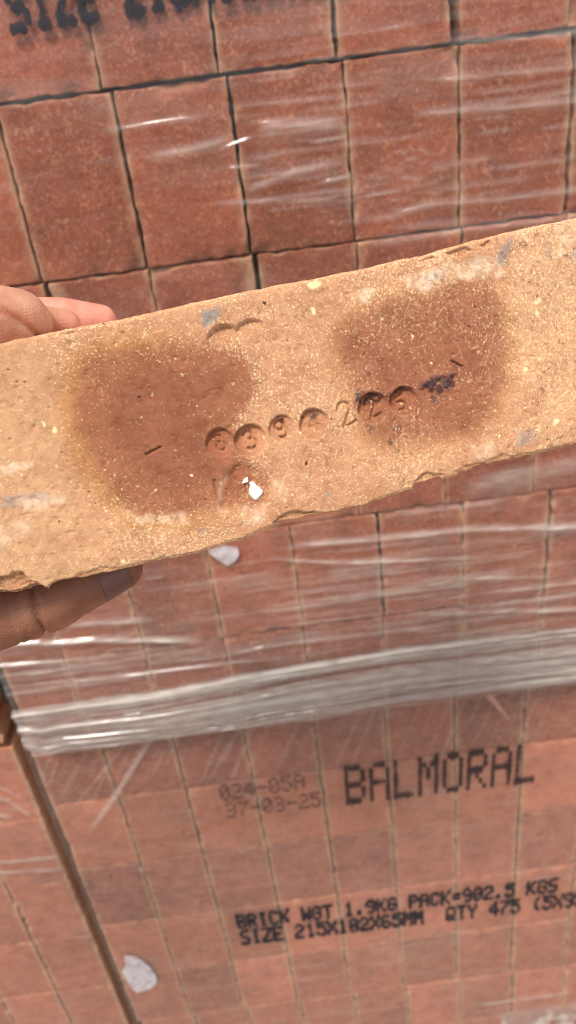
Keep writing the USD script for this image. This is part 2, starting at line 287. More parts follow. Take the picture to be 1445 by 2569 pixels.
XG = x_edge - .0135                     # right end of the left pack, across the dark gap
for r in range(-1, 6):
    row_of(left, XG - 4 * PX, 4, ZL - r * PZ - .017, YL + .002, 500 + r, RED * np.array([1.3, 1.5, 1.6]) * (1.0 + .08 * (r % 2)), {3: .0016}, rowgap=.0008, tanw=.0042, tant=.28, banding=.12)
for r in range(-3, -1):
    row_of(left_up, -.289 - 4 * PX, 4, ZL - .008 - (r) * PZ, YL - .003, 600 + r, RED * np.array([1.0, .95, .9]), {3: .002})

def core(pack, x0, x1, z0, z1, y):      # box for the pack's inner bricks, added to block sky through the gaps
    b = trimesh.creation.box((x1 - x0, .2, z1 - z0)); b.apply_translation(((x0 + x1) / 2, y + .2155 + .1, (z0 + z1) / 2))
    obj('inner_bricks', b, pack_clay, pack, tint=np.tile(TAN * .75, (8, 1)))
core(upper, x_edge_u + .004, .47, ZL + PZ + .002, ZU + 2 * PZ - .002, 0.0); core(lower, x_edge + .004, .47, ZL - 5.9 * PZ, ZL + PZ - .004, YL)
core(left, XG - 4 * PX + .01, XG - .004, ZL - 5.9 * PZ, ZL + PZ - .02, YL + .002); core(left_up, -.289 - 4 * PX + .01, x_edge_u + .002, ZL + PZ - .006, ZL + 3 * PZ, YL + .01)  # left_up box also reaches behind the gap to shut out the sky

# ---- film with real wrinkles: each streak is a ridge plus painted glint
def W(pts, y): return [wall(px, py, y) for px, py in pts]
PXM = .000235                            # metres on the pack's face per photograph pixel, roughly
def ridge(X, Z, pts, width, height, y, taper=(1, 1), seed=0, rough=.25):
    q = W(pts, y); L = len(q) - 1; best = np.full(X.shape, 1e9); tt = np.zeros(X.shape)
    x0, x1 = min(p[0] for p in q) - .03, max(p[0] for p in q) + .03; z0, z1 = min(p[1] for p in q) - .03, max(p[1] for p in q) + .03
    out = np.zeros(X.shape); s = (X > x0) & (X < x1) & (Z > z0) & (Z < z1)
    xs, zs = X[s], Z[s]; b = np.full(xs.shape, 1e9); t = np.zeros(xs.shape)
    for i in range(L):
        d, u = seg(xs, zs, q[i], q[i + 1]); t = np.where(d < b, (i + u) / L, t); b = np.minimum(b, d)
    nz = noise(np.stack([xs * 60, zs * 60, np.full_like(xs, seed * 1.7)], -1))
    env = (ss(0, .25, t) if taper[0] else 1) * (ss(1, .75, t) if taper[1] else 1)
    wd = width * PXM * .5 * (.75 + .5 * nz)
    out[s] = height * env * (1 - rough + 2 * rough * nz) * np.exp(-(b / wd) ** 2)
    return out

def film_sheet(parent, x0, x1, z0, z1, y, dx, dz, ridges, seed, haze_extra=None, veil=0.0, name='plastic_film', edge_fn=None):
    nx, nz = int((x1 - x0) / dx), int((z1 - z0) / dz)
    X, Z = np.meshgrid(np.linspace(x0, x1, nx), np.linspace(z0, z1, nz))
    P = np.stack([X * 7, Z * 55, X * 0 + seed], -1)
    h = .0012 * (fbm(P, 3, seed) - .45) + .0007 * (fbm(P * np.array([3, 2.6, 1]), 3, seed + 9) - .5)
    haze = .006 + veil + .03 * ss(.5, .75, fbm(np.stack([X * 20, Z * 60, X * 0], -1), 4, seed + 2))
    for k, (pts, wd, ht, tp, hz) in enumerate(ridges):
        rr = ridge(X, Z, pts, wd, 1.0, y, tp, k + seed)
        h += rr * ht; haze += rr * hz * 1.5  # pale haze along the ridge strengthens its sky glint
    if haze_extra is not None:
        dh, hz = haze_extra(X, Z); h = h + dh; haze = haze + hz
    Y = y - .0030 - np.maximum(h, -.0010)
    V = np.stack([X, Y, Z], -1).reshape(-1, 3)
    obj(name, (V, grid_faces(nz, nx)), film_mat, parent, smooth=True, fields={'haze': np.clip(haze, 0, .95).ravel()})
    from scipy.interpolate import RegularGridInterpolator
    return RegularGridInterpolator((np.linspace(z0, z1, nz), np.linspace(x0, x1, nx)), Y, bounds_error=False, fill_value=y - .003)

H1, H2, H3 = .0013, .0021, .0030
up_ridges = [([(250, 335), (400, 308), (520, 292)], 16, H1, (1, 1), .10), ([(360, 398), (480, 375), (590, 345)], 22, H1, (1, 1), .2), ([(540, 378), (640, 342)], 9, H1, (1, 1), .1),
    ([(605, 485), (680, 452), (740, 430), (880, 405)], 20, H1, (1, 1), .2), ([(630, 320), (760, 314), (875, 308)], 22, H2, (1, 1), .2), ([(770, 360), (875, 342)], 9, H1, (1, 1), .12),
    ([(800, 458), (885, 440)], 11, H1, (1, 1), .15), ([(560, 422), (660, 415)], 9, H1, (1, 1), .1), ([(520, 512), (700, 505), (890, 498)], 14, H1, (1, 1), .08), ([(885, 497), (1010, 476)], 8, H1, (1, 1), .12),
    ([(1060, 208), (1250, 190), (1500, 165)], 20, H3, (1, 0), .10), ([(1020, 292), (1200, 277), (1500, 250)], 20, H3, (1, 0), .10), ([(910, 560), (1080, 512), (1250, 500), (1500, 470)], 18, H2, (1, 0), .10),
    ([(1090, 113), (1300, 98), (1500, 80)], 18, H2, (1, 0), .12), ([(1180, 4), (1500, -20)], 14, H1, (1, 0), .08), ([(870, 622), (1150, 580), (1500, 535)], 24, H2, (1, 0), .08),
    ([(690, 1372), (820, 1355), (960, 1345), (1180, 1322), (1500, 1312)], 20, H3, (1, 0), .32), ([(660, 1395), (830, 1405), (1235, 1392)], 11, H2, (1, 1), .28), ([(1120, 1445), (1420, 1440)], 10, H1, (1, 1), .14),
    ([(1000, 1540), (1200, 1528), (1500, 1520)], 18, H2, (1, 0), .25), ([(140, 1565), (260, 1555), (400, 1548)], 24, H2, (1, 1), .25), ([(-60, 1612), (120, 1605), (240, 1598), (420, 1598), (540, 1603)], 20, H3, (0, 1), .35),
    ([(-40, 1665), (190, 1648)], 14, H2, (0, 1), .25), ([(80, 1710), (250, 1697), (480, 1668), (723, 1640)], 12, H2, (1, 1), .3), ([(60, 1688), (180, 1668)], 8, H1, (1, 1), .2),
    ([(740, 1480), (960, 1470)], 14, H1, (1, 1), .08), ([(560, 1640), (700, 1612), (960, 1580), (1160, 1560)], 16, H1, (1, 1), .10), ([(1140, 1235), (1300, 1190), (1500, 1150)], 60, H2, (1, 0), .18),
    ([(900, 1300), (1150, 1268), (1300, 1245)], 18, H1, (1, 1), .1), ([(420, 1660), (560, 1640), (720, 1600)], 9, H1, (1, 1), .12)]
rng = np.random.default_rng(4)
for k in range(44):                      # loose tension wrinkles over the right half
    x, y = 1445 - 900 * rng.random() ** 1.3, rng.uniform(60, 640); L = rng.uniform(80, 320)
    up_ridges.append(([(x, y), (x + L * .5, y - .06 * L), (x + L, y - .13 * L + rng.uniform(-8, 8))], rng.uniform(7, 18), rng.uniform(.0005, .0012), (1, 1), .05 * rng.random()))
for k in range(26):                      # crinkles beside the joint at right of centre, and loose ones below
    x, y = rng.uniform(885, 1080), rng.uniform(370, 520); L = rng.uniform(20, 60)
    up_ridges.append(([(x, y), (x + L * .5, y + rng.uniform(-8, 8)), (x + L, y + rng.uniform(-14, 10))], rng.uniform(4, 7), .0005, (1, 1), .10 * rng.random()))
for k in range(46):
    x, y = rng.uniform(-40, 1400), rng.uniform(1420, 1680); L = rng.uniform(20, 130)
    up_ridges.append(([(x, y), (x + L, y - .11 * L)], rng.uniform(4, 9), .0005, (1, 1), .14 * rng.random()))
band_top = W([(-60, 1795), (60, 1770), (420, 1718), (723, 1660), (1000, 1615), (1500, 1555)], 0)
band_bot = W([(-60, 1890), (70, 1868), (130, 1879), (170, 1868), (370, 1850), (723, 1795), (1000, 1750), (1500, 1693)], 0)
bt = lambda X: np.interp(X, *zip(*band_top)); bb = lambda X: np.interp(X, *zip(*band_bot))
xw0, xw1 = x_edge_u - .0022, .40
ztop_f = wall(1445, -40)[1] + .03
zband = min(p[1] for p in band_bot)
def gathered(X, Z):                      # the wrap bunches up into many flat pleats towards the band
    low = ss(wall(1000, 1180)[1], wall(1000, 1560)[1], Z + .02 * (noise(np.stack([X * 9, X * 0, X * 0], -1)) - .5))
    a = fbm(np.stack([X * 5, Z * 150, X * 0 + 2.2], -1), 3, 51); b = fbm(np.stack([X * 9, Z * 330, X * 0 + 7.7], -1), 2, 52); blotch = fbm(np.stack([X * 14, Z * 30, X * 0], -1), 3, 53)
    right = ss(.0, .25, X) * .35
    return (low + right * .6) * (.0014 * ss(.45, .75, a) + .0006 * ss(.45, .75, b)), low * (.30 * ss(.50, .68, a) + .14 * ss(.52, .7, b)) * ss(.3, .6, blotch) + .05 * low
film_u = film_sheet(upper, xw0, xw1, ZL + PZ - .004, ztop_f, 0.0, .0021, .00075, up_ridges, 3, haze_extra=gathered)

# the bunched band: several gathered layers, each a ribbon with its own folds
def ribbon(parent, top, bot, y, seed, haze, folds, amp):
    n = 420; x = np.linspace(xw0 - .001, xw1, n); nv = 80
    T, B = top(x), bot(x); s = np.linspace(0, 1, nv)[:, None]
    B = B + .0010 * (noise(np.stack([x * 90, x * 0, x * 0 + seed], -1)) - .5)
    Z = T + (B - T) * s; X = np.tile(x, (nv, 1))
    drift = .35 * (fbm(np.stack([X * 5, s * 1.2 + X * 0, X * 0 + seed * 3.1], -1), 3, seed) - .5)
    ph = (s + drift) * folds
    q = fbm(np.stack([X * 4, ph * 1.0, X * 0 + seed], -1), 3, seed + 40)
    h = amp * (q - .3) * 2.2 + amp * .5 * np.abs(np.sin(ph * 3.1)) * noise(np.stack([X * 9, ph * .7, X * 0], -1))
    Y = y - .0028 - np.maximum(h, 0) * np.sin(np.pi * np.clip(s * .96 + .02, 0, 1)) ** .4
    q2 = fbm(np.stack([X * 3, ph * 3.2, X * 0 + seed * 5.3], -1), 3, seed + 70)
    q3 = fbm(np.stack([X * 2.2, ph * 6.5, X * 0 + seed * 2.3], -1), 2, seed + 90)
    hz = haze * (.06 + .9 * ss(.40, .66, q) + 1.3 * ss(.50, .64, q2) + 1.0 * ss(.56, .68, q3)) + .3 * ss(.93, 1.0, s)
    Y = Y - .0010 * ss(.45, .7, q2) - .0006 * ss(.5, .7, q3)
    return obj('film_band', (np.stack([X, Y, Z], -1).reshape(-1, 3), grid_faces(nv, n)), film_mat, parent, smooth=True, fields={'haze': np.clip(hz, 0, .97).ravel()})
mix_ = lambda a, b, k: (lambda X: a(X) * (1 - k) + b(X) * k)
ribbon(upper, bt, bb, 0, 1, .20, 9, .0022)
ribbon(upper, mix_(bt, bb, .38), bb, -.0022, 2, .34, 8, .0026)
ribbon(upper, mix_(bt, bb, .02), mix_(bt, bb, .22), -.0016, 3, .45, 3, .0018)

lo_ridges = [([(375, 1850), (300, 1975), (215, 2095)], 22, H3, (0, 1), .26), ([(320, 1855), (250, 1940), (180, 2030)], 13, H1, (0, 1), .12), ([(200, 1905), (170, 1965), (148, 2015)], 9, H1, (1, 1), .12),
    ([(590, 1830), (555, 1900), (515, 1965)], 11, H1, (1, 1), .10), ([(150, 1890), (120, 1975)], 8, H1, (1, 1), .1), ([(130, 1885), (105, 1950)], 7, H1, (1, 1), .1), ([(430, 1850), (375, 1950)], 10, H1, (1, 1), .06),
    ([(1160, 2520), (1300, 2500), (1460, 2480)], 12, H2, (1, 1), .2), ([(600, 2565), (1000, 2520), (1250, 2480)], 12, H1, (1, 1), .06)]
for k in range(34):
    x = 140 + k * 38; L = rng.uniform(60, 190); y = 1890 - .14 * (x - 140)
    lo_ridges.append(([(x, y), (x - L * .42, y + L)], rng.uniform(6, 13), .0009, (0, 1), .10 * rng.random()))
for k in range(30):
    x, y = rng.uniform(200, 1400), rng.uniform(2000, 2560); L = rng.uniform(60, 260)
    lo_ridges.append(([(x, y), (x + L, y - .14 * L)], rng.uniform(8, 16), .0004, (1, 1), .04))
film_l = film_sheet(lower, x_edge - .003, .40, ground_z + .02, ZL + PZ - .006, YL, .0016, .0011, lo_ridges, 8, veil=.045)
le_ridges = [([(-60, 1975), (20, 2000), (95, 2050)], 14, H2, (0, 1), .22), ([(-60, 1945), (0, 1965), (80, 2010)], 10, H1, (0, 1), .15), ([(-60, 2025), (40, 2045)], 16, H2, (0, 1), .2),
    ([(-60, 2160), (80, 2150), (165, 2140)], 22, H1, (0, 1), .22), ([(-60, 2185), (80, 2178), (170, 2172)], 22, H1, (0, 1), .22)]
film_sheet(left, XG - 3.8 * PX, XG + .002, ground_z + .02, ZL + PZ - .018, YL + .002, .0018, .0012, le_ridges, 15, veil=.045)

# torn, crumpled flap of film at the foot of the lower pack, right corner
def flap():
    nx, nv = 150, 46
    a, b = wall(1255, 2545, YL - .004), wall(1520, 2500, YL - .004)
    x = np.linspace(a[0], b[0] + .08, nx); zt = np.interp(x, [a[0], b[0], b[0] + .08], [a[1], b[1], b[1]]); s = np.linspace(0, 1, nv)[:, None]
    X = np.tile(x, (nv, 1)); X = X + .004 * (noise(np.stack([X * 40, s * 3 + X * 0, X * 0], -1)) - .5); Z = zt - s * .075
    P = np.stack([X * 55, s * 4.5 + X * 0, X * 0], -1)
    h = .010 * np.abs(fbm(P, 4, 3) - .5) * 2 + .003
    Y = YL - .003 - h * ss(0, .25, s)
    hz = .12 + .6 * ss(.4, .75, fbm(P * 1.3, 3, 8)) * ss(.05, .3, s)
    V = np.stack([X, Y, Z], -1).reshape(-1, 3); Fc = grid_faces(nv, nx)
    cen = V[Fc].mean(1); keep = np.ones(len(Fc), bool)
    for px, py, rx, ry in ((1418, 2533, .0045, .0020), (1390, 2566, .0055, .006), (1450, 2566, .006, .004)):
        q = wall(px, py, YL - .008); keep &= ((cen[:, 0] - q[0]) / rx) ** 2 + ((cen[:, 2] - q[1]) / ry) ** 2 > 1 + .8 * (noise(cen * 400) - .5)
    obj('film_flap', (V, Fc[keep]), film_mat, lower, smooth=True, fields={'haze': np.clip(hz, 0, .95).ravel()})
flap()

# ---- ink-jet lettering on the film, dot by dot
FONT = {'A': '01110100011000111111100011000110001', 'B': '11110100011000111110100011000111110', 'C': '01110100011000010000100001000101110', 'D': '11110100011000110001100011000111110',
 'E': '11111100001000011110100001000011111', 'G': '01110100011000010111100011000101110', 'I': '01110001000010000100001000010001110', 'K': '10001100101010011000101001001010001',
 'L': '10000100001000010000100001000011111', 'M': '10001110111010110101100011000110001', 'O': '01110100011000110001100011000101110', 'P': '11110100011000111110100001000010000',
 'Q': '01110100011000110001101011001001101', 'R': '11110100011000111110101001001010001', 'S': '01111100001000001110000010000111110', 'T': '11111001000010000100001000010000100',
 'W': '10001100011000110101101011101110001', 'X': '10001100010101000100010101000110001', 'Y': '10001100010101000100001000010000100', 'Z': '11111000010001000100010001000011111',
 '0': '01110100011001110101110011000101110', '1': '00100011000010000100001000010001110', '2': '01110100010000100110010001000011111', '3': '11110000010000101110000010000111110',
 '4': '00010001100101010010111110001000010', '5': '11111100001111000001000011000101110', '6': '01110100001000011110100011000101110', '7': '11111000010001000100010000100001000', '9': '01110100011000101111000010000101110',
 '.': '00000000000000000000000000110001100', '=': '00000000001111100000111110000000000', '-': '00000000000000011111000000000000000', '(': '00010001000100001000010000010000010', ')': '01000001000001000010000100010001000', ' ': '0' * 35}
def print_text(parent, text, bl, br, tl, nchar, film, y, mt, dot=.62, seed=0, tall=1.0, name='printed_lettering', jit=.1, first=0):
    """bl/br/tl: where the photograph shows the text's lower left, lower right (after nchar characters) and upper left"""
    r = np.random.default_rng(seed)
    b, e, t = np.array(wall(*bl, y)), np.array(wall(*br, y)), np.array(wall(*tl, y))
    adv = (e - b) / nchar; up = t - b; cx, cz = adv / 6.0, up / 6.4
    V, Fc = [], []
    ang = np.linspace(0, 2 * math.pi, 11)[:-1]; k = 0
    for i, ch in enumerate(text):
        pat = FONT[ch]
        for rr in range(7):
            for c in range(5):
                if pat[rr * 5 + c] != '1': continue
                o = b + adv * (i + first) + cx * c + cz * (6 - rr) + r.normal(0, jit, 2) * np.linalg.norm(cx)
                w = dot * (1 + r.normal(0, .13)) * (1 + .08 * np.sin(ang * 3 + r.random() * 6))
                ring = o + np.cos(ang)[:, None] * cx * w[:, None] + np.sin(ang)[:, None] * cz * tall * w[:, None] * .95
                p = np.vstack([o, ring]); yy = film(p[:, ::-1]) - .00035 - .00004 * (k % 7)
                n0 = len(V) * 11
                V.append(np.stack([p[:, 0], yy, p[:, 1]], -1)); j = np.arange(10)
                Fc.append(np.stack([np.full(10, n0), n0 + 1 + j, n0 + 1 + (j + 1) % 10], -1)); k += 1
    obj(name, (np.vstack(V), np.vstack(Fc)), mt, parent)
print_text(lower, 'BALMORAL', (872, 2006), (1352, 1946), (866, 1917), 8, film_l, YL, ink_brown, dot=.56, seed=1, tall=1.2, jit=.03)
print_text(lower, '024-05A', (556, 2000), (772, 1968), (549, 1964), 7, film_l, YL, ink_faint, seed=2)
print_text(lower, '37-03-25', (573, 2042), (812, 2014), (567, 2008), 8, film_l, YL, ink_faint, seed=3)
print_text(lower, 'BRICK WGT 1.9KG PACK=902.5 KGS', (599, 2320), (1400, 2227), (593, 2290), 30, film_l, YL, ink_black, dot=.92, seed=4, jit=.16)
print_text(lower, 'SIZE 215X102X65MM', (609, 2360), (1494, 2259), (603, 2329), 33, film_l, YL, ink_black, dot=.92, seed=5, jit=.16)
print_text(lower, 'QTY 475 (5X95)', (609, 2360), (1494, 2259), (603, 2329), 33, film_l, YL, ink_black, dot=.92, seed=7, jit=.16, first=19)
print_text(upper, 'SIZE 215X102X65MM', (38, 74), (1470, -140), (14, -38), 25, film_u, 0, ink_black, dot=1.0, seed=6, jit=.22)

# scrap of white label stuck across the gap edge of the lower pack, and a blob of white under the held brick
def scrap(parent, pts, film, y, mt, name, thick=.0006, off=.0006, **tags):
    import shapely.geometry as sg
    q = W(pts, y); poly = sg.Polygon(q).buffer(.0012).buffer(-.0028).buffer(.0016)
    t = trimesh.creation.extrude_polygon(poly, thick, engine='earcut')
    v, f = trimesh.remesh.subdivide_to_size(t.vertices, t.faces, .003)
    yy = film(np.stack([v[:, 1], v[:, 0]], -1)) - off - v[:, 2] - .0009 * noise(np.c_[v[:, :2] * 80, v[:, 0] * 0])
    obj(name, (np.stack([v[:, 0], yy, v[:, 1]], -1), f), mt, parent, **tags)
scrap(lower, [(312, 2388), (345, 2391), (372, 2412), (392, 2440), (396, 2452), (384, 2468), (346, 2482), (330, 2468), (306, 2428), (318, 2414)], film_l, YL, label_mat, 'label_scrap')
scrap(upper, [(520, 1375), (560, 1362), (596, 1366), (600, 1385), (588, 1402), (570, 1411), (552, 1400), (535, 1388)], film_u, 0, label_mat, 'label_scrap')

# strap hanging in the gap at the left edge
def strap():
    pts = [wall(px, py, YL + .03) for px, py in ((24, 1640), (14, 1720), (0, 1800), (-12, 1870), (-14, 1940))]
    n = 30; t = np.linspace(0, 1, n); q = np.array(pts); x = np.interp(t, np.linspace(0, 1, 5), q[:, 0]); z = np.interp(t, np.linspace(0, 1, 5), q[:, 1])
    rings = []
    for a in np.linspace(0, 2 * math.pi, 9)[:-1]: rings.append(np.stack([x + .0055 * math.cos(a), YL + .030 + .003 * math.sin(a) + 0 * x, z], -1))
    V = np.stack(rings, 1).reshape(-1, 3); i = np.arange(n * 8).reshape(n, 8)
    j = np.roll(i, -1, 1); Fc = np.concatenate([np.stack([i[:-1], j[:-1], j[1:]], -1).reshape(-1, 3), np.stack([i[:-1], j[1:], i[1:]], -1).reshape(-1, 3)])
    obj('strap', (V, Fc), strap_mat, left_up, smooth=True, label='grey-blue packing strap')
strap()

# splinter of brick caught under the band
sx, sz = wall(1250, 1770, -.004); a0, a1 = wall(1224, 1742, -.004), wall(1276, 1798, -.004)
t = thing('brick_splinter', 'thin pink brick splinter sticking out below the bunched film band', 'splinter', (sx, -.005, sz))
d = np.array([a1[0] - a0[0], 0, a1[1] - a0[1]]); nrm = np.array([d[2], 0, -d[0]]); nrm /= np.linalg.norm(nrm)
prof = [(0, .0032), (.25, .0028), (.6, .0019), (.9, .0009), (1, .0002)]
V = []
for s, w in prof:
    c = np.array([a0[0], -.0045 - .004 * s, a0[1]]) + d * s
    V += [c + nrm * w, c + np.array([0, -.6 * w, 0]) - nrm * w * .2, c - nrm * w * .8, c + np.array([0, .6 * w, 0])]
obj('shard', trimesh.convex.convex_hull(np.array(V)), shard_mat, t)

# ------------------------------------------------------------------ the held brick
TILT, BY, BR, BZ, BV = math.radians(10.0), -.2390, .2675, .2156, .02905
Wc = np.array([math.sin(BY) * math.cos(TILT), math.sin(TILT), math.cos(BY) * math.cos(TILT)])
U0 = np.cross([0, 1, 0], Wc); U0 /= np.linalg.norm(U0); V0 = np.cross(Wc, U0)
Uc, Vc = math.cos(BR) * U0 + math.sin(BR) * V0, -math.sin(BR) * U0 + math.cos(BR) * V0
C2W = np.stack([RT, UP, FW])              # rows: camera axes in the world
BU, BVv, BW = Uc @ C2W, Vc @ C2W, Wc @ C2W
BO = EYE + np.array([0, BV, BZ]) @ C2W
def local(u, v, w): return BO + np.multiply.outer(u, BU) + np.multiply.outer(v, BVv) + np.multiply.outer(w, BW)
def face(px, py, w=0.0):
    """the point (u, v) at depth w behind the brick's face that the photograph shows at (px, py)"""
    d = ray(px, py); P0 = BO + w * BW; P = EYE + d * ((P0 - EYE) @ BW) / (d @ BW)
    return (P - BO) @ BU, (P - BO) @ BVv
held = thing('brick', 'tan brick held in the hand, stamped with digits and bearing two dark kiln marks', 'brick', BO)

UL, UR, DEP = -.1040, .1110, .102
top_px = [(0, 862), (130, 832), (290, 803), (500, 756), (700, 714), (790, 698), (900, 676), (1080, 634), (1200, 600), (1300, 576), (1445, 547)]
bot_px = [(0, 1503), (60, 1499), (100, 1487), (200, 1460), (350, 1426), (545, 1376), (640, 1345), (730, 1316), (800, 1303), (900, 1276), (1000, 1240), (1070, 1218), (1180, 1185), (1250, 1165), (1380, 1130), (1445, 1119)]
tu, tv = zip(*[face(*p) for p in top_px]); bu_, bv_ = zip(*[face(*p) for p in bot_px])
nu = 700; u = np.linspace(UL, UR, nu)
vt = np.interp(u, tu, tv); vb = np.interp(u, bu_, bv_)
k3 = np.ones(9) / 9
vt = np.convolve(np.pad(vt, 4, 'edge'), k3, 'valid')
vt = vt + .00045 * (fbm(np.stack([u * 260, u * 0, u * 0], -1), 3, 2) - .5)
vb = vb + .0007 * (fbm(np.stack([u * 380, u * 0, u * 0 + 4], -1), 4, 5) - .5) + .0005 * (ss(.6, .8, noise(np.stack([u * 130, u * 0, u * 0 + 9], -1))))
RAD = .0012
s_top = np.r_[np.linspace(DEP, .012, 8), np.linspace(.010, RAD, 10)]
arc = np.linspace(0, 1, 7)[1:-1]
nf = 214
S = []   # cross-section: (kind, parameter)
for q in s_top: S.append(('t', q))
for q in arc: S.append(('ta', q))
for q in np.linspace(0, 1, nf): S.append(('f', q))
for q in arc: S.append(('ba', q))
for q in s_top[::-1]: S.append(('b', q))
R_, rows_v, rows_w, rows_nv, rows_nw = RAD, [], [], [], []
for kd, q in S:
    a = q * math.pi / 2
    if kd == 't': rows_v.append(vt); rows_w.append(np.full(nu, q)); rows_nv.append(1.0); rows_nw.append(0.0)
    if kd == 'ta': rows_v.append(vt - R_ + R_ * math.cos(a)); rows_w.append(np.full(nu, R_ - R_ * math.sin(a))); rows_nv.append(math.cos(a)); rows_nw.append(-math.sin(a))
    if kd == 'f': rows_v.append((vt - R_) * (1 - q) + (vb + R_) * q); rows_w.append(np.zeros(nu)); rows_nv.append(0.0); rows_nw.append(-1.0)
    if kd == 'ba': rows_v.append(vb + R_ - R_ * math.sin(a)); rows_w.append(np.full(nu, R_ - R_ * math.cos(a))); rows_nv.append(-math.sin(a)); rows_nw.append(-math.cos(a))
    if kd == 'b': rows_v.append(vb); rows_w.append(np.full(nu, q)); rows_nv.append(-1.0); rows_nw.append(0.0)
Vv, Ww = np.array(rows_v), np.array(rows_w); Uu = np.tile(u, (len(S), 1))
NV, NW = np.array(rows_nv)[:, None] + 0 * Uu, np.array(rows_nw)[:, None] + 0 * Uu
front = np.array([1.0 if k in ('f',) else .0 for k, _ in S])[:, None] + 0 * Uu
near = np.array([1.0 if k in ('f', 'ta', 'ba') else .0 for k, _ in S])[:, None] + 0 * Uu
P = np.stack([Uu, Vv, Ww], -1)
MM = .001; PXF = .0001155                 # metres on the brick's face per photograph pixel
wu, wv = Uu + .0034 * (fbm(P * 220, 5, 61) - .5), Vv + .0034 * (fbm(P * 220, 5, 62) - .5)   # wandering outlines
f1, f2, f3 = fbm(P * 90, 4, 1), fbm(P * 420, 4, 2), fbm(P * 1300, 3, 3)
d_top, d_bot = vt - Vv, Vv - vb
out = .00022 * (f1 - .5) + .00022 * (f2 - .5) + .00022 * (f3 - .5)                       # displacement along the normal
out -= .0003 * ss(.64, .8, fbm(P * 650, 3, 7)) * near                                   # pits
out -= near * .0006 * ss(.006, 0, d_bot) * (.5 + 1.2 * fbm(P * 240, 3, 12))               # worn lower arris
out -= near * .0004 * ss(.003, 0, d_top)
def at(px, py): return face(px, py)
def region(pts, soft, warp=True): return ss(soft * PXF, -soft * PXF, poly_signed(wu if warp else Uu, wv if warp else Vv, [at(*p) for p in pts]))
# broken lower edge: lower left corner and two flakes right of centre
def flake(pts, depth, soft=5, seed=0):
    global out
    mk = region(pts, soft); out = out - mk * depth * (.55 + .9 * fbm(P * 300, 4, seed)); return mk
fl = flake([(-40, 1462), (20, 1446), (60, 1440), (90, 1465), (110, 1480), (100, 1500), (0, 1520), (-40, 1520)], .0022, 5, 31)
fl = np.maximum(fl, flake([(120, 1470), (230, 1430), (330, 1420), (420, 1395), (440, 1420), (200, 1475), (120, 1495)], .0007, 6, 32))
fl = np.maximum(fl, flake([(690, 1312), (720, 1290), (770, 1283), (840, 1290), (920, 1270), (930, 1290), (740, 1330), (690, 1335)], .0013, 4, 33))
fl = np.maximum(fl, flake([(1040, 1212), (1075, 1185), (1120, 1192), (1110, 1220), (1050, 1232)], .0012, 4, 34))
fl = np.maximum(fl, flake([(1150, 1180), (1260, 1140), (1300, 1150), (1250, 1175), (1160, 1200)], .0006, 5, 35))
ft = flake([(1030, 650), (1075, 637), (1090, 642), (1060, 660)], .0010, 3, 36); ft = np.maximum(ft, flake([(1120, 640), (1165, 622), (1180, 630), (1150, 645)], .0014, 3, 37))
ft = np.maximum(ft, flake([(1200, 610), (1225, 602), (1220, 618)], .0010, 3, 38)); ft = np.maximum(ft, flake([(150, 835), (185, 828), (180, 840), (160, 845)], .0008, 2, 39))
# stamped row of round type marks with digits
def disc(px, py, r, depth, tilt=.7):
    global out
    cu, cv = at(px, py); rr = r * PXF; d = np.hypot(Uu - cu + .0007 * (f2 - .5), Vv - cv + .0007 * (f2[::-1] - .5))
    prof = ss(rr + .00022, rr - .00022, d) * (1 - tilt + tilt * np.clip((Vv - cv) / rr * .6 + .55 - .25 * (Uu - cu) / rr, 0, 1.1))
    out = out - prof * depth * 1.65; return prof
discs = np.zeros_like(Uu)
for px, py, r, dp in ((553, 1112, 34, .0010), (629, 1106, 39, .0014), (707, 1076, 32, .0008), (789, 1064, 37, .0011), (938, 1024, 39, .0014), (1012, 1008, 36, .0013)):
    discs = np.maximum(discs, disc(px, py, r, dp))
def stroke(center, size, lines, depth, w=4.2, rot=-.2):
    global out
    cu, cv = at(*center); c, s = math.cos(-rot), math.sin(-rot); sz = size * PXF * 1.12; g_ = np.zeros_like(Uu)
    for ln in lines:
        q = [(cu + sz * (c * x - s * y), cv + sz * (s * x + c * y)) for x, y in ln]
        g_ = np.maximum(g_, ss(w * PXF, w * PXF * .35, poly_dist(Uu + .0003 * (f2 - .5), Vv + .0003 * (f3 - .5), q)))
    out = out - g_ * depth * 1.6; return g_
def arc_(cx, cy, r, a0, a1, n=12, ry=None): return [(cx + r * math.cos(t), cy + (ry or r) * math.sin(t)) for t in np.radians(np.linspace(a0, a1, n))]
two = [arc_(0, .45, .5, 170, -40) + [(-.55, -.95)], [(-.55, -.95), (.6, -.9)]]
nine = [arc_(0, .4, .42, 0, 360, 16), arc_(0, .15, .55, 30, -130, 12, 1.0)]
three = [arc_(0, .45, .45, 150, -80), arc_(0, -.45, .5, 80, -150)]
eight = [arc_(0, .5, .38, 0, 360, 14), arc_(0, -.42, .48, 0, 360, 14)]
four = [[(.2, -.9), (.2, .9), (-.5, -.2), (.6, -.2)]]
five = [[(.5, .85), (-.35, .85), (-.4, .1)], arc_(0, -.3, .5, 130, -140)]
dg = stroke((553, 1112), 19, eight, .0005, 4.0); dg = np.maximum(dg, stroke((629, 1104), 22, three, .0007, 5.0)); dg = np.maximum(dg, stroke((707, 1078), 22, nine, .0007, 4.5))
dg = np.maximum(dg, stroke((789, 1066), 19, four, .0004, 4.0)); dg = np.maximum(dg, stroke((868, 1038), 27, two, .0006, 5.0)); dg = np.maximum(dg, stroke((938, 1024), 22, two, .0008, 5.0)); dg = np.maximum(dg, stroke((1010, 1012), 19, five, .0006, 4.2))
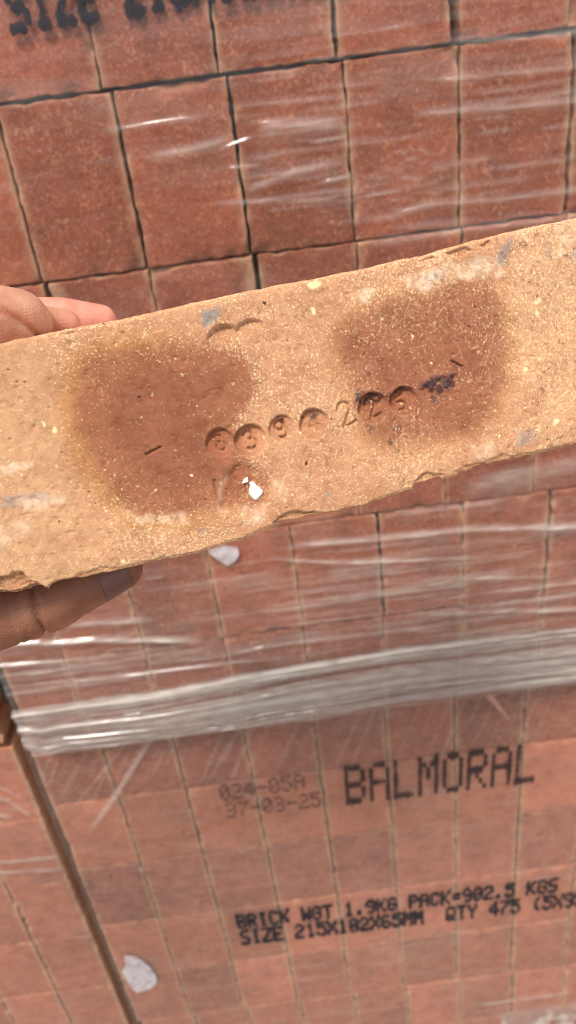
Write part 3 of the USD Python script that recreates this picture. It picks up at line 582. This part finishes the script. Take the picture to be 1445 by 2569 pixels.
# shallow crescent dents near the upper edge, short slit in the left mark, hollow beneath the digits
def dent(px, py, r, depth, ry=None):
    global out
    cu, cv = at(px, py); x, y = (Uu - cu) / (r * PXF), (Vv - cv) / ((ry or r) * PXF); rr = np.hypot(x, y)
    p = ss(1.0, .70, rr) * np.clip(y * .7 + .5, 0, 1.0); out = out - p * depth; return p
dents = np.maximum(dent(562, 848, 42, .0022, 34), dent(630, 828, 38, .0015, 28))
stroke((385, 1131), 17, [[(-1, -.05), (1, .05)]], .0008, 3.5); stroke((1147, 912), 14, [[(-.7, .8), (.6, -.7)]], .0008, 3)
hollow = region([(555, 1200), (590, 1165), (640, 1165), (680, 1200), (670, 1250), (640, 1290), (560, 1280), (548, 1240)], 12); out -= hollow * .0010 * (.4 + 1.2 * fbm(P * 350, 4, 44))
stroke((550, 1245), 34, [[(.15, 1), (-.05, .2), (-.1, -1)]], .0005, 6)
rngp = np.random.default_rng(12)
for _ in range(70):                       # pock marks and little voids
    cu, cv, rr = rngp.uniform(-.08, .095), rngp.uniform(-.030, .030), rngp.uniform(.00025, .0006)
    out -= near * .0006 * ss(rr, rr * .4, np.hypot((Uu - cu), (Vv - cv) * rngp.uniform(.7, 1.6)))
crust = np.zeros_like(Uu)                 # burnt cinder crust, standing proud
for pts in ([(890, 1000), (915, 985), (960, 985), (985, 990), (960, 1005), (930, 1012), (905, 1025), (893, 1018)], [(975, 985), (1000, 970), (1018, 972), (1030, 980), (1000, 985)], [(1052, 974), (1068, 945), (1100, 938), (1140, 932), (1138, 970), (1110, 984), (1085, 994)], [(695, 1050), (712, 1042), (727, 1050), (722, 1062), (705, 1064)], [(760, 1045), (785, 1032), (800, 1030), (790, 1042), (770, 1052)]):
    crust = np.maximum(crust, region(pts, 7) * ss(.40, .55, fbm(P * 850, 4, 71)))
out += crust * .0016 * fbm(P * 1000, 3, 72)

# colour of the clay, with shade painted into the stamped marks
BASE, LIGHT, ORANGE, DARK = np.array([.505, .258, .138]), np.array([.545, .318, .170]), np.array([.46, .215, .072]), np.array([.256, .092, .050])
def over(t, c, mk): return t * (1 - mk[..., None]) + np.asarray(c) * mk[..., None]
T = np.tile(BASE, Uu.shape + (1,))
lft = ss(at(330, 1100)[0], at(20, 1150)[0], Uu + .02 * (f1 - .5)); T = over(T, LIGHT, lft * .85)
T = over(T, LIGHT, ss(at(1250, 900)[0], at(1350, 900)[0], Uu + .015 * (f1 - .5)) * .35)
p1 = [(212, 905), (262, 885), (330, 872), (430, 858), (520, 850), (590, 865), (640, 905), (660, 960), (640, 1020), (600, 1080), (640, 1160), (650, 1230), (560, 1275), (440, 1300), (350, 1298), (285, 1245), (225, 1165), (196, 1080), (186, 1000)]
p2 = [(838, 850), (880, 790), (960, 752), (1060, 730), (1160, 697), (1225, 692), (1262, 760), (1280, 860), (1270, 960), (1255, 1030), (1190, 1085), (1070, 1112), (965, 1118), (905, 1070), (880, 990), (852, 920)]
s1 = poly_signed(wu, wv, [at(*p) for p in p1]); s2 = poly_signed(wu, wv, [at(*p) for p in p2])
T = over(T, ORANGE, ss(55 * PXF, 5 * PXF, s1) * ss(at(600, 1100)[0], at(400, 1100)[0], Uu) * .75)
T = over(T, ORANGE, ss(40 * PXF, 5 * PXF, s2) * .35)
m1 = ss(30 * PXF, -26 * PXF, s1 + 6 * PXF * ss(at(500, 900)[0], at(640, 900)[0], Uu)); m2 = ss(34 * PXF, -34 * PXF, s2)
inner = ss(-20 * PXF, -120 * PXF, s1)
T = over(T, DARK * np.array([1.22, 1.28, 1.2]), m1 * .93); T = over(T, DARK, inner * .75)
T = over(T, DARK * np.array([1.2, 1.3, 1.2]), m2 * .90); T = over(T, DARK * 1.12, ss(-10 * PXF, -100 * PXF, s2) * .7)
grey = np.zeros_like(Uu)                   # grey kiln smears
for pts, k in (([(505, 785), (545, 768), (555, 795), (530, 815), (512, 822)], .9), ([(1055, 690), (1100, 672), (1130, 665), (1120, 690), (1075, 712)], .7), ([(1255, 620), (1280, 605), (1282, 640), (1265, 665), (1250, 660)], .85), ([(1372, 615), (1382, 610), (1384, 650), (1376, 650)], .6),
               ([(0, 1245), (60, 1240), (120, 1240), (140, 1258), (60, 1272), (0, 1275)], .45), ([(1290, 1085), (1340, 1078), (1350, 1105), (1300, 1120)], .5), ([(812, 1238), (832, 1232), (836, 1250), (820, 1256)], .7), ([(505, 1328), (525, 1322), (528, 1336), (510, 1340)], .6), ([(1430, 640), (1450, 620), (1450, 660)], .5), ([(1170, 650), (1210, 640), (1200, 690), (1180, 690)], .3)):
    grey = np.maximum(grey, region(pts, 7) * k * (.5 + .8 * ss(.35, .6, fbm(np.stack([Uu * 900, Vv * 250, Ww], -1), 3, 81))))
T = over(T, (.30, .27, .245), np.clip(grey, 0, .9))
pale = np.zeros_like(Uu)
for pts, k in (([(1010, 700), (1100, 665), (1250, 640), (1260, 690), (1120, 715), (1020, 730)], .5), ([(880, 745), (920, 720), (950, 730), (920, 770)], .5), ([(0, 1165), (80, 1160), (85, 1172), (0, 1195)], .8), ([(40, 1262), (150, 1240), (155, 1262), (60, 1290)], .5), ([(0, 1320), (70, 1300), (80, 1325), (0, 1390)], .4),
               ([(600, 1275), (660, 1270), (665, 1310), (610, 1320)], .45), ([(1180, 1120), (1240, 1105), (1240, 1150), (1190, 1155)], .4), ([(300, 1275), (360, 1290), (480, 1285), (480, 1315), (350, 1312)], .35), ([(545, 1190), (562, 1190), (560, 1290), (545, 1290)], .4), ([(690, 1210), (720, 1215), (715, 1260), (690, 1250)], .4), ([(1390, 560), (1450, 555), (1450, 620), (1400, 640)], .3)):
    pale = np.maximum(pale, region(pts, 9) * k * (.4 + 1.0 * ss(.4, .62, fbm(np.stack([Uu * 700, Vv * 500, Ww], -1), 3, 83))))
T = over(T, np.array([.74, .56, .40]), np.clip(pale, 0, .85))
T = over(T, DARK * np.array([1.5, 1.3, 1.1]), discs * .42); T = over(T, DARK * np.array([1.2, 1.05, .9]), hollow * .6)  # recess shade painted into the discs; hollow darker
T = over(T, BASE * np.array([.72, .62, .5]), np.maximum(dg * .45, dents * .25)); T = over(T, BASE * np.array([.82, .74, .66]), np.maximum(fl, ft) * .6)  # recess shade painted into digits and dents; broken edges darker
T = over(T, (.055, .032, .035), crust * .92)
soot = np.zeros_like(Uu)
for px, py, r in ((895, 990, 26), (1115, 968, 48), (1105, 1068, 16), (1040, 1078, 20), (1000, 1080, 14), (955, 800, 18), (985, 785, 12), (925, 945, 14), (980, 1105, 12), (1000, 1130, 8), (1070, 790, 6), (790, 1035, 12), (930, 1075, 22), (1090, 1010, 18)):
    cu, cv = at(px, py); soot = np.maximum(soot, ss(r * PXF, r * PXF * .2, np.hypot(wu - cu, wv - cv)))
T = over(T, (.10, .06, .055), soot * ss(.42, .66, fbm(P * 620, 4, 91)) * .85)
T = over(T, (.20, .055, .035), ss(.70, .78, fbm(P * 520, 2, 92)) * ss(14 * PXF, 90 * PXF, np.abs(s2 + 0)) * ss(at(600, 1100)[0], at(950, 1100)[0], Uu) * .5)
for _ in range(60):                        # cream lime blooms
    cu, cv, rr = rngp.uniform(-.078, .093), rngp.uniform(-.031, .031), rngp.uniform(.0002, .00045)
    T = over(T, (.78, .66, .36), ss(rr, rr * .55, np.hypot(wu * 1 - cu, wv - cv)) * .85)
for px, py, r in ((793, 712, 15), (793, 776, 9), (142, 1072, 8), (1345, 757, 9), (1345, 785, 7), (1320, 932, 8), (755, 1087, 6), (300, 1408, 7), (110, 1060, 5), (1395, 1060, 8)):
    cu, cv = at(px, py); T = over(T, (.82, .70, .38), ss(r * PXF, r * PXF * .6, np.hypot(wu - cu, wv - cv)) * .95)
speck = np.clip(.60 - .44 * np.maximum(m1 * (.4 + .6 * inner), 0) - .26 * m2 + .22 * ss(.44, .62, fbm(P * 60, 3, 95)) * (1 - inner) + .35 * ss(30 * PXF, 0, np.abs(s1 + 8 * PXF)) * ss(at(450, 900)[0], at(600, 900)[0], Uu) - .35 * lft, .02, 1.0)
speck = speck * (1 - crust) * (1 - grey * .6) * (1 - discs * .6)

NV2, NW2 = NV * out, NW * out
Pw = local(Uu, Vv + NV2, Ww + NW2)
nr = len(S); Fm = grid_faces(nr, nu)
Vall = Pw.reshape(-1, 3); Tall = T.reshape(-1, 3); Sall = speck.ravel(); idx = np.arange(nr * nu).reshape(nr, nu)
# end faces and back
ends = []
for col in (0, nu - 1):
    c = len(Vall); Vall = np.vstack([Vall, local(np.array([u[col]]), np.array([0.0]), np.array([DEP / 2]))]); Tall = np.vstack([Tall, BASE]); Sall = np.r_[Sall, .5]
    ring_ = np.r_[idx[:, col], idx[0, col]]; e = np.stack([ring_[:-1], ring_[1:], np.full(len(ring_) - 1, c)], -1); ends.append(e if col else e[:, ::-1])
b0, b1 = idx[0], idx[-1]
bk = np.concatenate([np.stack([b1[:-1], b1[1:], b0[1:]], -1), np.stack([b1[:-1], b0[1:], b0[:-1]], -1)])
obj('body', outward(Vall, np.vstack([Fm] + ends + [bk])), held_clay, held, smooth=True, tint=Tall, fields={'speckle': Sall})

# white fleck stuck in the hollow
def fleck(pts, w, th, seed):
    q = np.array([at(*p) for p in pts]); r = np.random.default_rng(seed); V = []
    for k, sc in ((0, 1.0), (.6, .96), (1.0, .72)):
        c = q.mean(0); qq = c + (q - c) * sc
        V += [local(a, b_, w - th * k + r.normal(0, .00005)) for a, b_ in qq]
    n = len(q); V = np.array(V + [local(q.mean(0)[0], q.mean(0)[1], w - th * 1.1)]); i = np.arange(n); j = (i + 1) % n
    Fc = np.vstack([np.vstack([np.stack([a * n + i, a * n + j, (a + 1) * n + j], -1), np.stack([a * n + i, (a + 1) * n + j, (a + 1) * n + i], -1)]) for a in (0, 1)] + [np.stack([2 * n + i, 2 * n + j, np.full(n, 3 * n)], -1)])
    v_, f_ = trimesh.remesh.subdivide_to_size(V, Fc, .0005)
    v_ = v_ + np.outer((noise(v_ * 1500) - .5) * .0003, BW)
    obj('white_fleck', (v_, f_), white_mat, held, smooth=30, label='bright white lump of paint stuck below the digits' if seed == 1 else None)
fleck([(626, 1211), (637, 1209), (645, 1218), (652, 1224), (661, 1231), (660, 1238), (655, 1246), (648, 1254), (641, 1256), (633, 1250), (627, 1240), (626, 1230), (629, 1220)], .0012, .0014, 1)
fleck([(613, 1203), (623, 1197), (624, 1209), (615, 1212), (609, 1214)], .0011, .0010, 2)

# ------------------------------------------------------------------ the hand
hand = thing('hand', 'bare hand gripping the tan brick, fingers on top and thumb underneath', 'hand', local(-.13, 0.0, .05))
def hp(px, py, w): a, b_ = face(px, py, w); return np.array([a, b_, w])
vtop = lambda a: float(np.interp(a, tu, tv)); vbot = lambda a: float(np.interp(a, bu_, bv_))
def rest_top(px, w, r, lift=0.0):      # a joint of radius r lying on the brick's top at photograph column px
    a = hp(px, 850 - .2 * px, w)[0]; return np.array([a, vtop(a) + r * .93 + lift, w])
def rest_bot(px, w, r, lift=0.0):
    a = hp(px, 1500 - .22 * px, w)[0]; return np.array([a, vbot(a) - r * .93 - lift, w])
chains = {
 'index': [((-.142, .026, .026), .0125), ((-.132, .050, .026), .0110), (rest_top(-20, .028, .0093, .0012), .0093), (rest_top(58, .031, .0082), .0082), (rest_top(78, .047, .0074), .0074)],
 'middle': [((-.145, .026, .048), .0130), ((-.136, .055, .050), .0112), (rest_top(20, .052, .0082, .001), .0082), (rest_top(110, .054, .0062), .0062), (rest_top(165, .056, .0048), .0048)],
 'ring': [((-.144, .024, .070), .0125), ((-.136, .052, .074), .0110), (rest_top(40, .076, .0090, .001), .0090), (rest_top(155, .078, .0080), .0080), (rest_top(252, .080, .0056), .0055)],
 'little': [((-.141, .018, .090), .0110), ((-.134, .045, .097), .0090), (rest_top(-40, .099, .0070, .001), .0070), (rest_top(40, .100, .0060), .0060), (rest_top(75, .100, .0052), .0052)],
 'thumb': [((-.146, -.012, .050), .0160), ((-.134, -.040, .034), .0150), (rest_bot(-60, .021, .0098, .0005), .0104), (rest_bot(115, .022, .0092, .0002), .0093), (rest_bot(225, .023, .0074), .0074), (rest_bot(312, .024, .0058), .0057)]}
palm = [((-.150, .020, .030), .012), ((-.152, .020, .050), .013), ((-.152, .018, .070), .013), ((-.148, .012, .090), .011), ((-.160, -.020, .050), .017), ((-.162, -.022, .078), .016)]
wrist = [((-.205, -.012, .058), .021), ((-.205, -.014, .078), .020)]
arm = [((-.42, -.06, .03), .034), ((-.42, -.06, .055), .032)]
def sph(c, r):
    s = manifold3d.Manifold.sphere(r, 28); return s.translate(tuple(map(float, c)))
def hull(lst): return manifold3d.Manifold.batch_hull([sph(c, r) for c, r in lst])
parts = [hull(palm), hull(palm[4:] + wrist), hull(wrist + arm), hull([palm[0], palm[4], chains['thumb'][0], chains['thumb'][1]])]
for k, ch in chains.items():
    parts += [hull([ch[i], ch[i + 1]]) for i in range(len(ch) - 1)]
    if k != 'thumb': parts.append(hull([ch[0], palm[list(chains).index(k)]]))
body = manifold3d.Manifold.batch_boolean(parts, manifold3d.OpType.Add).refine_to_length(.0011)
mm = body.to_mesh(); tm = trimesh.Trimesh(mm.vert_properties[:, :3], mm.tri_verts, process=True)
tm = trimesh.smoothing.filter_taubin(tm, lamb=.5, nu=.52, iterations=30)
hv = np.array(tm.vertices); hn = np.array(tm.vertex_normals)
# soft pads flatten against the brick instead of entering it
us, vs_, ws = hv.T
inside = (us > UL) & (ws > -.001) & (ws < DEP + .01)
ctop = inside & (vs_ > 0) & (vs_ < np.interp(us, tu, tv) + .0003); cbot = inside & (vs_ < 0) & (vs_ > np.interp(us, bu_, bv_) - .0006)
hv[ctop, 1] = np.interp(us[ctop], tu, tv) + .0003; hv[cbot, 1] = np.interp(us[cbot], bu_, bv_) - .0006
def dist_to(k):
    ch = chains[k]; a = [np.array(c) for c, r in ch]
    return np.min([np.linalg.norm(hv - (a[i] + (a[i + 1] - a[i]) * q), axis=1) for i in range(len(a) - 1) for q in (0, .25, .5, .75, 1)], axis=0)
def crease(p, axis, depth, wd):          # a skin fold across a digit: narrow groove in the plane through p with this normal
    global hv
    ax = np.array(axis, float); ax /= np.linalg.norm(ax); d = (hv - p) @ ax + .0007 * (noise(hv * 300) - .5)
    rr = np.linalg.norm(hv - p, axis=1); hv = hv - hn * (depth * np.exp(-(d / wd) ** 2) * ss(.017, .010, rr))[:, None]
th = [np.array(c) for c, r in chains['thumb']]; ix = [np.array(c) for c, r in chains['index']]; md = [np.array(c) for c, r in chains['middle']]
crease(th[3] + (th[2] - th[3]) * .18, th[3] - th[2], .0018, .0007); crease(th[3] + (th[2] - th[3]) * .42, th[3] - th[2], .0005, .0006); crease(th[3] + (th[2] - th[3]) * .55, th[3] - th[2], .0004, .0005); crease(th[4] + (th[3] - th[4]) * .4, th[4] - th[3], .0004, .0006)
crease(ix[2] + (ix[3] - ix[2]) * .42, ix[3] - ix[2] + np.array([0, .012, 0]), .0020, .0010); crease(ix[3], ix[4] - ix[3], .0004, .0006); crease(md[3] + (md[2] - md[3]) * .15, md[3] - md[2], .0006, .001)
fi = ss(.004, -.004, dist_to('index') - np.minimum(dist_to('middle'), dist_to('thumb'))); axf = ix[4] - ix[2]; axf = axf / np.linalg.norm(axf)
hv = hv - hn * (fi * .00028 * np.abs(np.sin((hv @ axf) * 2600 + 3.5 * fbm(hv * 350, 3, 6))) * ss(.45, .6, noise(hv * 150)))[:, None]
hv = hv + hn * (.0005 * (fbm(hv * 130, 3, 4) - .5))[:, None]
dist = {k: dist_to(k) for k in chains}
SK, PINK, BROWN_SHADED = lin(184, 134, 110), lin(206, 142, 122), lin(140, 92, 70)
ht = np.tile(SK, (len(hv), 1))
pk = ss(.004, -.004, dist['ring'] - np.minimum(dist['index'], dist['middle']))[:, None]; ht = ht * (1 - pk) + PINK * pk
bk_ = ss(.006, -.004, dist['thumb'] - np.minimum(dist['index'], dist['middle']))[:, None]; ht = ht * (1 - bk_) + BROWN_SHADED * bk_  # browner thumb, with the shade under the brick painted into its skin
ht = ht * (.88 + .24 * fbm(hv * 160, 3, 9))[:, None] * np.array([1, 1, 1])
blush = ss(.5, .75, fbm(hv * 60, 3, 14))[:, None]; ht = ht * (1 - .25 * blush) + lin(222, 128, 110) * .25 * blush
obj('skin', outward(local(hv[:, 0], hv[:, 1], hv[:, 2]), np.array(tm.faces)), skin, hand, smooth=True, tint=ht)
# thumbnail on the side towards the camera
def nail():
    a, b_ = th[4] * .85 + th[5] * .15, th[5]; ax = (b_ - a); L = np.linalg.norm(ax); ax /= L
    n0 = np.array([.15, -.45, -.88]); n0 -= ax * (n0 @ ax); n0 /= np.linalg.norm(n0); sd = np.cross(ax, n0)
    for nm, l0, l1, mt, up_ in (('nail', .0010, .0092, nail_mat, .00025), ('nail_edge', .0092, .0102, nail_edge_mat, .0003)):
        V = []; n1, n2 = 12, 13
        for off in (0.0, -.0007):
            for l in np.linspace(l0, l1, n1):
                r = np.interp(l, [0, L], [.0072, .0056]) + up_ + off - max(0, l - .009) * .12
                for t_ in np.linspace(-.8, .95, n2):
                    sh = t_ * (1 - .12 * max(0, 1 - (l + .0005) / .003) ** 2); V.append(a + ax * l + r * (math.cos(sh) * n0 + math.sin(sh) * sd))
        V = np.array(V); i = np.arange(n1 * n2).reshape(n1, n2); g0 = grid_faces(n1, n2); lp = np.r_[i[0, :-1], i[:-1, -1], i[-1, :0:-1], i[:0:-1, 0]]; l2 = np.roll(lp, -1); o = n1 * n2
        Fc = np.vstack([g0, g0[:, ::-1] + o, np.stack([l2, lp, lp + o], -1), np.stack([l2, lp + o, l2 + o], -1)])
        obj(nm, outward(local(V[:, 0], V[:, 1], V[:, 2]), Fc), mt, hand, smooth=40)
nail()
